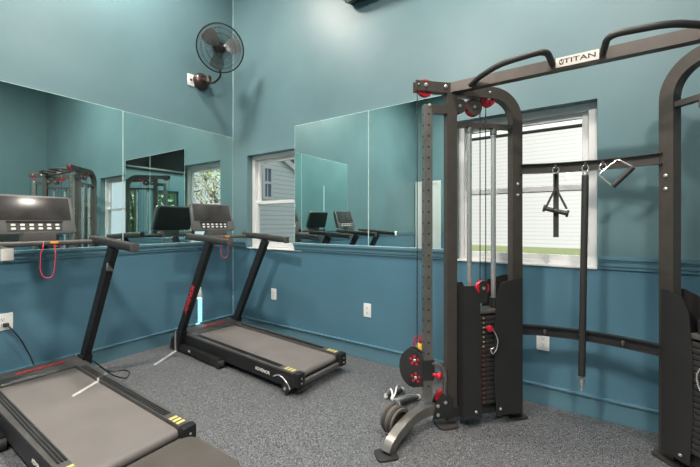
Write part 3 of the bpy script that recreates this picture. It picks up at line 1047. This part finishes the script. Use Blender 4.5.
    for tt in (-.026, .030):
        prism(bm, [(-.135, .06), (.0, .06), (.0, .175), (-.03, .21), (-.075, .21), (-.10, .17)], tt - .003, tt + .003, O=T.p(0, 0, 0), A=T.vec(e), B=Zv, D=T.vec(nrm), bevel=.001)
    bpz = build('base_pulley_plate', bm, M_BLACKST, rack)
    for s, z in ((-.10, .085), (-.05, .155), (-.10, .14)): bolt_obj('plate_bolt', T.p(s, .033, z), T.vec(nrm), .011, bpz)
    pulley(T, -.055, .175, .045)
    # trolley with swivelling twin pulley head
    bm = bm_new()
    sweep(bm, [T.p(cs, 0, .30), T.p(cs, 0, .42)], rectp(.062, .066), up=T.vec(e))
    tr = build('trolley', bm, M_BLACKST, rack)
    bm = bm_new(); tube(bm, fillet([T.p(cs + .02, .02, .40), T.p(cs + .08, .03, .385), T.p(cs + .105, .03, .33), T.p(cs + .105, .02, .19)], .03, 5), .013, 12); build('trolley_handle', bm, M_RAW, tr)
    bm = bm_new(); cyl(bm, T.p(cs + .02, .035, .335), T.p(cs + .05, .045, .33), .009, 12); lathe(bm, [(0, 0), (.015, 0), (.024, .012), (.022, .026), (0, .030)], T.p(cs + .045, .04, .33), T.vec(nrm + e), 16); k = build('pop_pin', bm, M_RED, tr)
    # D shaped side plates, hinge at the column
    hv = T.vec((-e * .75 + nrm * -.66).normalized())      # head points out to the left in plan
    an = hv.cross(Zv).normalized()
    base = T.p(cs + .008, .0, .347)
    dpts = [(.025, -.095), (.085, -.115)]
    for q in range(11):
        a = -PI / 2 + PI * q / 10
        dpts.append((.090 + .090 * math.cos(a), .005 + .120 * math.sin(a)))
    dpts += [(.025, .09)]
    bm = bm_new()
    for d in (-.022, .022):
        prism(bm, dpts, d - .003, d + .003, O=base, A=hv, B=Zv, D=an, bevel=.001)
    hd = build('swivel_head', bm, M_BLACKST, rack)
    for dz, dh in ((.055, .080), (-.050, .072)):
        c = base + hv * dh + Zv * dz
        for s in (-1, 1):
            bm = bm_new()
            for q in range(5):
                aa = 2 * PI * q / 5 + .3
                pc = c + (hv * math.cos(aa) + Zv * math.sin(aa)) * .024 + an * s * .0255
                cyl(bm, pc, pc + an * s * .002, .0085, 12)
            build('red_wheel_window', bm, M_RED, hd)
        for s in (-1, 1): bolt_obj('wheel_bolt', c + an * s * .0252, an * s, .010, hd)
    return T

def LEG(T, s, tt, z):
    """leg point: swings from the tower plane towards the front"""
    v = Vector((FX, FY, 0)) + Vector((-.135, -.162, 0))
    k = (-s - .175) / .30
    v = v + Vector((-.055, -.325, 0)) * max(0, k)
    return Vector(((v.x - CXM) * T.sgn, v.y + .45, z))

def box_between(bm, a, b, wd, ht):
    sweep(bm, [a, b], rectp(wd, ht), up=(0, 0, 1))

TL = tower(1)
TR = tower(-1)

def RL(x, y, z): return Vector((x - CXM, y + .45, z))
# cross beam
bm = bm_new()
sweep(bm, [RL(FX - .02, FY, TOP - .028), RL(2 * CXM - FX + .02, FY, TOP - .028)], rectp(.05, .06))
build('top_beam', bm, M_STEEL, rack)
# pull up handles
CB = 3.549
for s in (1, -1):
    def HP(x, y, z): return RL(CB + (x - CB) * s, y, z)
    bm = bm_new()
    tube(bm, fillet([HP(3.005, FY - .005, 2.072), HP(3.08, -.675, 2.085), HP(3.215, -.780, 2.088), HP(3.428, -.790, 2.098), HP(3.442, -.630, 2.082)], .06, 7), .0155, 14)
    build('pull_up_handle', bm, M_GRIP, rack)
# sign plate
yS = FY - .0285
bm = bm_new(); sweep(bm, [RL(CB - .093, yS, TOP - .026), RL(CB + .093, yS, TOP - .026)], rectp(.006, .050)); sg = build('sign_plate', bm, M_SIGN, rack)
text_obj('sign_lettering', 'TITAN', .034, M_SLOT, sg, RL(CB + .012, yS - .0035, TOP - .026), (1, 0, 0), (0, 0, 1), .001, 0.0, 1.42, bold=.0006)
bm = bm_new()
c = RL(CB - .067, yS - .0035, TOP - .026)
prism(bm, [(.011 * math.cos(a), .015 * math.sin(a)) for a in [2 * PI * k / 18 for k in range(18)]], -.0006, .0006, O=c, A=(1, 0, 0), B=(0, 0, 1), D=(0, 1, 0))
eb = build('sign_emblem', bm, M_SLOT, sg)
bm = bm_new()
for dx in (-.0045, .0045):
    bx(bm, c.x + dx - .0022, c.x + dx + .0022, c.y - .0012, c.y - .0006, c.z - .004, c.z + .007)
bx(bm, c.x - .0012, c.x + .0012, c.y - .0012, c.y - .0006, c.z - .012, c.z + .001)
build('emblem_cutout', bm, M_SIGN, eb)
# curved storage rails between the rear posts
def rail_pt(k, z):
    x0, x1 = RX + .03, 2 * CXM - RX - .03
    return RL(x0 + (x1 - x0) * k, RY + .01 + .075 * (1 - (2 * k - 1) ** 2), z)
UPZ, LOZ = 1.596, .568
for z, nm in ((UPZ, 'upper_storage_rail'), (LOZ, 'lower_storage_rail')):
    bm = bm_new(); sweep(bm, [rail_pt(k / 16, z) for k in range(17)], rectp(.006, .058))
    for dz in (.028, -.028):
        sweep(bm, [rail_pt(k / 16, z + dz) + Vector((0, -.014, 0)) for k in range(17)], rectp(.03, .005))
    rl = build(nm, bm, M_STEEL if z > 1 else M_BLACKST, rack)
    for k in ((.20, .47, .76) if z < 1 else (.285, .505, .628)):
        bm = bm_new()
        p = rail_pt(k, z)
        tube(bm, fillet([p + Vector((0, -.004, .0)), p + Vector((0, -.05, -.012)), p + Vector((0, -.055, .016))], .008, 3), .0065, 8)
        build('storage_hook', bm, M_RAW, rl)

# ---- attachments hung on the upper rail (each a thing of its own)
def hung(name, label, cat, k):
    p = rail_pt(k, UPZ)
    wp_ = Vector((p.x + CXM, p.y - .45 - .046, p.z - .015))
    t = thing(name, label, cat, wp_, 0)
    bm = bm_new()
    tube(bm, [Vector((.017 * math.cos(a), 0, -.004 + .020 * math.sin(a))) for a in [2 * PI * q / 16 for q in range(16)]], .0032, 8, closed=True)
    build('carabiner', bm, M_CHROME, t)
    return t
t = hung('stirrup_handle', 'black stirrup handle on webbing strap hanging before the bright window', 'handle', .285)
bm = bm_new()
for s in (-1, 1):
    sweep(bm, smooth_path([(0, 0, -.025), (s * .006, 0, -.12), (s * .030, 0, -.18), (s * .058, 0, -.245)], 5), rectp(.013, .004), up=(0, 1, 0))
build('webbing_strap', bm, M_FABRIC, t)
bm = bm_new(); cyl(bm, (-.062, 0, -.238), (.062, 0, -0.274), .014, 16); g = build('grip', bm, M_GRIP, t)
bm = bm_new(); lathe(bm, [(0, -.006), (.022, -.006), (.022, .006), (0, .006)], (-.062, 0, -.238), (1, 0, -.24), 16); build('grip_cap', bm, M_RUB, g)
bm = bm_new(); lathe(bm, [(0, -.006), (.022, -.006), (.022, .006), (0, .006)], (.062, 0, -0.274), (1, 0, -.24), 16); build('grip_cap', bm, M_RUB, g)
bm = bm_new(); bx(bm, -.015, .015, .020, .026, -.42, -.02, .001); build('hanging_strap', bm, M_FABRIC, t)
t = hung('lat_bar', 'long straight bar hanging upright in front of the bright window', 'bar', .505)
bm = bm_new(); cyl(bm, (0, 0, -.045), (-.018, 0, -1.25), .0185, 18); build('bar_tube', bm, M_GRIP, t)
bm = bm_new(); cyl(bm, (0, 0, -.022), (0, 0, -.055), .013, 16, .017); build('bar_end', bm, M_CHROME, t)
bm = bm_new(); cyl(bm, (-.018, 0, -1.265), (-.0185, 0, -1.30), .017, 16, .013); cyl(bm, (-.0185, 0, -1.30), (-.019, 0, -1.335), .006, 12, .009); build('bar_end', bm, M_CHROME, t)
t = hung('row_handle', 'diamond shaped chrome row handle hanging on the upper rail', 'handle', .628)
t.rotation_euler = (0, 0, 0)
bm = bm_new()
cps = [(-.022, -.02, -.050), (.068, -.02, .032), (.136, -.02, -.020), (.045, -.02, -.122)]
tube(bm, fillet([cps[2], cps[1], cps[0], cps[3]], .014, 4), .0055, 10)
build('chrome_frame', bm, M_CHROME, t)
bm = bm_new(); cyl(bm, Vector(cps[3]), Vector(cps[2]), .0145, 16); build('grip', bm, M_GRIP, t)
bm = bm_new(); tube(bm, [(0, -.0, -.018), (0.02, -.02, -.012)], .004, 8); build('link', bm, M_CHROME, t)

# ================================================================== items by the machine's foot
t = thing('pull_handle', 'black tube handle with white webbing lying on floor beside the machine leg', 'handle', (2.60, -.88, 0))
for a, b in (((-.19, .335, .022), (-.135, .475, .022)), ((-.07, .285, .022), (.005, .445, .022))):
    bm = bm_new(); cyl(bm, a, b, .014, 16); g = build('grip', bm, M_GRIP, t)
    bm = bm_new()
    A_, B_ = Vector(a), Vector(b)
    d = (B_ - A_).normalized()
    cyl(bm, A_ - d * .008, A_ + d * .004, .016, 16); build('grip_cap', bm, M_PLASTIC, g)
    bm = bm_new(); cyl(bm, B_ - d * .004, B_ + d * .008, .019, 16)
    build('grip_cap', bm, M_PLASTIC, g)
bm = bm_new()
for pth in ([(-.19, .335, .03), (-.12, .26, .12), (-.03, .12, .17), (0, .05, .17)], [(-.135, .475, .03), (-.10, .33, .12), (-.02, .14, .165), (0, .05, .17)], [(-.07, .285, .03), (-.03, .20, .08), (0, .08, .15), (0, .05, .17)], [(.005, .445, .03), (.01, .28, .10), (.005, .10, .15), (0, .05, .17)]):
    sweep(bm, smooth_path(pth, 5), rectp(.004, .012), up=(0, 1, 0))
build('webbing_strap', bm, M_PLASTIC, t)
# ankle cuff roll
t = thing('ankle_cuff', 'rolled brown grey ankle cuff with metal ring beside the machine foot', 'cuff', (2.648, -.880, .086))
ax = Vector((.90, -.25, -.05)).normalized()
bm = bm_new()
lathe(bm, [(.062, -.045), (.078, -.045), (.082, -.02), (.080, .0), (.083, .02), (.078, .045), (.062, .045), (.060, 0), (.062, -.045)], (0, 0, 0), ax, 28)
c_ = build('cuff_band', bm, M_CUFF, t)
bm = bm_new()
lathe(bm, [(.0805, -.030), (.0845, -.028), (.0845, -.012), (.0805, -.010)], (0, 0, 0), ax, 28)
lathe(bm, [(.0815, .012), (.0860, .014), (.0860, .030), (.0815, .032)], (0, 0, 0), ax, 28)
build('cuff_webbing', bm, M_FABRIC, c_)
bm = bm_new()
tube(bm, [Vector((-.03 + .022 * math.cos(a), -.05, -.045 + .022 * math.sin(a))) for a in [2 * PI * q / 18 for q in range(18)]], .003, 8, closed=True)
build('metal_ring', bm, M_CHROME, t)
bm = bm_new()
tube(bm, [Vector((0 + .014 * math.cos(a), .0, .092 + .022 * math.sin(a))) for a in [2 * PI * q / 18 for q in range(18)]], .003, 8, closed=True)
build('metal_ring', bm, M_CHROME, t)
# spray bottle behind column
t = thing('spray_bottle', 'yellow spray bottle with red trigger standing on floor behind the column', 'bottle', (2.505, -.14, 0))
bm = bm_new(); lathe(bm, [(0, 0), (.040, 0), (.044, .01), (.044, .25), (.034, .29), (.020, .305), (0, .306)], (0, 0, 0), (0, 0, 1), 24); build('bottle_body', bm, M_YB, t)
bm = bm_new(); lathe(bm, [(0, .30), (.022, .30), (.022, .325), (0, .325)], (0, 0, 0), (0, 0, 1), 18); tube(bm, smooth_path([(.02, 0, .325), (.0, 0, .35), (-.035, 0, .345), (-.058, 0, .30), (-.060, 0, .22), (-.046, 0, .16)], 5), .007, 8); build('trigger_head', bm, M_RED, t)

# ================================================================== WALL FAN
fan = thing('wall_fan', 'black round wall fan on a curved arm high on left wall', 'fan', (0, -.44, 2.83))
def FL(x, y, z): return Vector((x, y + .44, z - 2.83))
FC = FL(.40, -.462, 3.085)
fn = Vector((.86, -.36, -.52)).normalized()
bm = bm_new(); lathe(bm, [(0, 0), (.092, 0), (.095, .02), (.085, .05), (.055, .075), (0, .08)], FL(0, -.44, 2.83), (1, 0, 0), 26); build('wall_mount', bm, M_FANBR, fan)
bm = bm_new(); cyl(bm, FL(.06, -.44, 2.83), FL(.13, -.43, 2.83), .028, 16); lathe(bm, [(0, -.035), (.03, -.035), (.034, 0), (.03, .035), (0, .035)], FL(.14, -.43, 2.83), (0, 0, 1), 16); build('swivel_joint', bm, M_FANBR, fan)
mb = FC - fn * .13
bm = bm_new(); tube(bm, smooth_path([FL(.14, -.43, 2.81), FL(.20, -.41, 2.79), FL(.265, -.375, 2.85), FL(.28, -.385, 2.94), mb + Vector((0, 0.01, -.03))], 7), .011, 12); build('curved_arm', bm, M_FANBLK, fan)
bm = bm_new(); lathe(bm, [(0, -.19), (.035, -.19), (.055, -.17), (.062, -.12), (.062, -.075), (.05, -.05), (0, -.05)], FC, fn, 24); build('motor_housing', bm, M_FANBR, fan)
R_ = .236
u_, v_, a_ = frame_of(fn)
def gr(r, h, an): return FC + (u_ * math.cos(an) + v_ * math.sin(an)) * r + a_ * h
bm = bm_new()
ring = [gr(R_, 0, 2 * PI * q / 64) for q in range(64)]
tube(bm, ring, .0072, 8, closed=True)
build('rim_ring', bm, M_FANBLK, fan)
for sd, nm in ((1, 'front_grille'), (-1, 'rear_grille')):
    bm = bm_new()
    for q in range(84):
        an = 2 * PI * q / 84
        pts = [gr(.035 + (R_ - .035) * k / 5, sd * .065 * (1 - (k / 5) ** 2.2), an + .14 * sd * (k / 5)) for k in range(6)]
        tube(bm, pts, .0011, 4)
    for rr in (.08, .145, .195):
        h = sd * .065 * (1 - ((rr - .035) / (R_ - .035)) ** 2.2)
        tube(bm, [gr(rr, h, 2 * PI * q / 40) for q in range(40)], .0013, 4, closed=True)
    o = build(nm, bm, M_FANBLK, fan)
bm = bm_new(); lathe(bm, [(0, .058), (.036, .058), (.034, .072), (.015, .080), (0, .081)], FC, fn, 22); build('hub_badge', bm, M_FANBLK, fan)
for q in range(3):
    bm = bm_new()
    a0 = 2 * PI * q / 3 + .4
    top, bot = [], []
    N = 9
    rows = []
    for i in range(N):
        f_ = i / (N - 1)
        r = .035 + .178 * f_
        wdt = .30 + .42 * math.sin(PI * min(1, f_ * .75 + .18))
        row = []
        for j in range(6):
            g_ = j / 5 - .5
            row.append((r, a0 + g_ * wdt * 1.6, g_ * -.045))
        rows.append(row)
    vs0 = [[bm.verts.new(gr(r, h + .001, a)) for r, a, h in row] for row in rows]
    vs1 = [[bm.verts.new(gr(r, h - .001, a)) for r, a, h in row] for row in rows]
    for i in range(N - 1):
        for j in range(5):
            bm.faces.new((vs0[i][j], vs0[i + 1][j], vs0[i + 1][j + 1], vs0[i][j + 1]))
            bm.faces.new((vs1[i][j], vs1[i][j + 1], vs1[i + 1][j + 1], vs1[i + 1][j]))
    for i in range(N - 1):
        bm.faces.new((vs0[i][0], vs1[i][0], vs1[i + 1][0], vs0[i + 1][0])); bm.faces.new((vs0[i][5], vs0[i + 1][5], vs1[i + 1][5], vs1[i][5]))
    for j in range(5):
        bm.faces.new((vs0[0][j], vs0[0][j + 1], vs1[0][j + 1], vs1[0][j])); bm.faces.new((vs0[-1][j], vs1[-1][j], vs1[-1][j + 1], vs0[-1][j + 1]))
    build('fan_blade', bm, M_BLADE, fan)
bm = bm_new(); lathe(bm, [(0, -.04), (.038, -.04), (.042, -.01), (.034, .025), (0, .03)], FC, fn, 22); build('blade_hub', bm, M_FANBR, fan)

# ================================================================== AIR CONDITIONER
ac = thing('air_conditioner', 'white split air conditioner at the top edge of the back wall', 'air conditioner', (2.20, 0, 3.282))
bm = bm_new()
pr = [(0, .03), (-.10, 0.0), (-.17, .035), (-.20, .10), (-.205, .27), (-.18, .30), (0, .30)]
prism(bm, pr, -.46, .46, A=(0, 1, 0), B=(0, 0, 1), D=(1, 0, 0), bevel=.012)
build('case', bm, M_ACW, ac)
bm = bm_new(); prism(bm, [(-.105, -.006), (-.165, .020), (-.17, .028), (-.11, .004)], -.42, .42, A=(0, 1, 0), B=(0, 0, 1), D=(1, 0, 0)); build('louver', bm, M_ACW, ac)
bm = bm_new(); prism(bm, [(-.02, .012), (-.098, -.010), (-.098, -.004), (-.02, .018)], -.43, .43, A=(0, 1, 0), B=(0, 0, 1), D=(1, 0, 0)); build('air_outlet', bm, M_ACD, ac)

# ================================================================== TELEVISION on the right wall
tv = thing('television', 'wide black television high on wall, seen only in the mirrors', 'television', (W - .03, -2.42, 2.76))
bm = bm_new(); bx(bm, -.055, -.015, -.83, .83, .0, .95, .006); build('bezel', bm, M_TBLK, tv)
bm = bm_new(); bx(bm, -.057, -.054, -.815, .815, .02, .935); build('screen', bm, M_TV, tv)
bm = bm_new(); bx(bm, -.016, .029, -.25, .25, .3, .65); build('wall_bracket', bm, M_BLACKST, tv)
bm = bm_new(); bx(bm, -.075, -.02, -.80, .80, -.06, -.012, .005); tag(build('sound_bar', bm, M_SILVER, tv))

# ================================================================== OUTDOORS
bm = bm_new(); bx(bm, -30, 40, -30, 40, -.60, -.40); struct('ground', bm, M_GRASS)
# grey neighbour house, gable wall facing the window
hs = thing('neighbour_house', 'grey sided house with small white window, outside the narrow window', 'house', (-3.0, 4.0, -.4))
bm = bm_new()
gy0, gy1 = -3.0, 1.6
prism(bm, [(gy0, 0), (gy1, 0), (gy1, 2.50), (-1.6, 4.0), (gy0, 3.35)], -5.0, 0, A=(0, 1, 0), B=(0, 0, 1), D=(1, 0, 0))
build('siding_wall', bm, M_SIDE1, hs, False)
bm = bm_new()
sweep(bm, [(.04, gy1 + .25, 2.38), (.04, -1.6, 4.02)], rectp(.10, .16), up=(0, 0, 1)); build('rake_board', bm, M_WHITE, hs, False)
bm = bm_new()
prism(bm, [(gy1 + .3, 2.42), (-1.6, 4.09), (-1.6, 4.19), (gy1 + .3, 2.52)], -5.2, .10, A=(0, 1, 0), B=(0, 0, 1), D=(1, 0, 0)); build('roof', bm, M_ROOFM, hs, False)
bm = bm_new()
wy0, wy1, wz0, wz1 = -.80, -.60, 2.30, 3.00
for a, b, c, d in ((wy0 - .07, wy0, wz0 - .07, wz1 + .07), (wy1, wy1 + .07, wz0 - .07, wz1 + .07), (wy0, wy1, wz1, wz1 + .07), (wy0, wy1, wz0 - .07, wz0), (wy0, wy1, (wz0 + wz1) / 2 - .03, (wz0 + wz1) / 2 + .03)):
    bx(bm, 0, .05, a, b, c, d)
bx(bm, .004, .03, (wy0 + wy1) / 2 - .012, (wy0 + wy1) / 2 + .012, wz0, wz1)
wn = build('window', bm, M_WHITE, hs, False)
bm = bm_new(); bx(bm, 0, .02, wy0, wy1, wz0, wz1); build('pane', bm, mat('dark_window_pane', (.09, .15, .24), .15), wn, False)
# white neighbour house behind window 2
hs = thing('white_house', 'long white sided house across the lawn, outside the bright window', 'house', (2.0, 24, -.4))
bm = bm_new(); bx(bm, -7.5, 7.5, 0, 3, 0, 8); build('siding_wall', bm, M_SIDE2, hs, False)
bm = bm_new(); prism(bm, [(-.4, 7.9), (1.5, 9), (3.4, 7.9)], -7.9, 7.9, A=(0, 1, 0), B=(0, 0, 1), D=(1, 0, 0)); build('roof', bm, M_ROOFM, hs, False)
bm = bm_new(); tube(bm, fillet([(.55, -.02, 4.9), (.55, -.3, 5.3), (1.0, -.32, 5.35)], .1, 4), .05, 8); bx(bm, .46, .64, -.06, 0, 4.5, 4.9); build('wall_light', bm, M_ACW, hs, False)

def tree(label, loc, hgt, seed, leafm, nleaf, spread=1.0, leafsize=.09):
    rnd = random.Random(seed)
    t = thing('tree', label, 'tree', loc)
    bm = bm_new()
    tips = []
    def br(p, d, ln, r, lv):
        n = 4
        pts, rr = [p], [r]
        q = p.copy()
        dd = d.copy()
        for i in range(n):
            dd = (dd + Vector((rnd.uniform(-.22, .22), rnd.uniform(-.22, .22), rnd.uniform(-.02, .15)))).normalized()
            q = q + dd * ln / n
            pts.append(q.copy()); rr.append(r * (1 - .45 * (i + 1) / n))
        tube(bm, pts, rr, 6 if lv > 1 else 8)
        if lv >= 2:
            tips.extend(pts[1:])
        if lv < 4:
            for k in range(3 if lv else 5):
                i = rnd.randint(2, n)
                a = rnd.uniform(0, 2 * PI)
                nd = (dd * .75 + Vector((math.cos(a), math.sin(a), rnd.uniform(.1, .6))) * .75 * spread).normalized()
                br(pts[i], nd, ln * rnd.uniform(.55, .75), rr[i] * .62, lv + 1)
    br(Vector((0, 0, 0)), Vector((0, 0, 1)), hgt * .36, hgt * .024, 0)
    build('trunk', bm, M_BARK, t)
    bm = bm_new()
    for k in range(nleaf):
        c = tips[rnd.randrange(len(tips))] + Vector((rnd.gauss(0, .13), rnd.gauss(0, .13), rnd.gauss(0, .13)))
        M_ = Matrix.Rotation(rnd.uniform(0, 6.3), 3, 'Z') @ Matrix.Rotation(rnd.uniform(-1.4, 1.4), 3, 'X')
        s = leafsize * rnd.uniform(.6, 1.3)
        vs = [bm.verts.new(c + M_ @ Vector(q) * s) for q in ((-.5, 0, 0), (0, -.35, .05), (.6, 0, 0), (0, .35, .05))]
        bm.faces.new(vs)
    build('foliage', bm, leafm, t, False)
tree('bare branched tree with sparse spring leaves, outside beyond the narrow window', (6.5, 3.9, -.4), 5.6, 3, M_LEAF, 420, 1.0, .08)
tree('small spring tree further along the lawn, seen only in the mirrors', (13.5, 9.0, -.4), 7.0, 11, M_LEAF, 1100, 1.0, .12)

def hedge(label, x, y0, y1, r, h, seed):
    rnd = random.Random(seed)
    t = thing('hedge', label, 'hedge', (x, (y0 + y1) / 2, -.4))
    bm = bm_new()
    hy = (y1 - y0) / 2
    for k in range(12):
        y = -hy + .3 + (2 * hy - .6) * k / 11
        tube(bm, smooth_path([(0, y, 0), (rnd.uniform(-.3, .3), y + rnd.uniform(-.3, .3), h * .4), (rnd.uniform(-.4, .4), y + rnd.uniform(-.3, .3), h * .8)], 3), .04, 6)
    build('stem', bm, M_BARK, t)
    bm = bm_new()
    for k in range(15000):
        yy = rnd.uniform(-hy, hy)
        z = rnd.uniform(.03, 1)
        rr = r * (.85 + .15 * math.sin(yy * 2.1 + z * 4)) * (1 - .3 * z * z)
        c = Vector((rr * rnd.choice((-1, 1)) * math.sqrt(rnd.random()), yy, z * h * (.92 + .08 * math.sin(yy * 1.7))))
        M_ = Matrix.Rotation(rnd.uniform(0, 6.3), 3, 'Z') @ Matrix.Rotation(rnd.uniform(-1.4, 1.4), 3, 'X')
        q_ = .17 * rnd.uniform(.6, 1.3)
        bm.faces.new([bm.verts.new(c + M_ @ Vector(q) * q_) for q in ((-.5, 0, 0), (0, -.35, .05), (.6, 0, 0), (0, .35, .05))])
    build('foliage', bm, M_HEDGE, t, False)
hedge('tall green leafy sun-blocking hedge outside the grid doors, seen only in the mirrors', 9.2, -10.5, 0.2, .8, 4.4, 20)  # green behind the door panes, added tall to keep the sun out
hedge('dark green hedge added outside the sun slit, unseen behind the camera', 5.0, -15.0, -11.5, 3.2, 3.8, 31)  # unseen hedge, raised so less bright sky shows through the slit
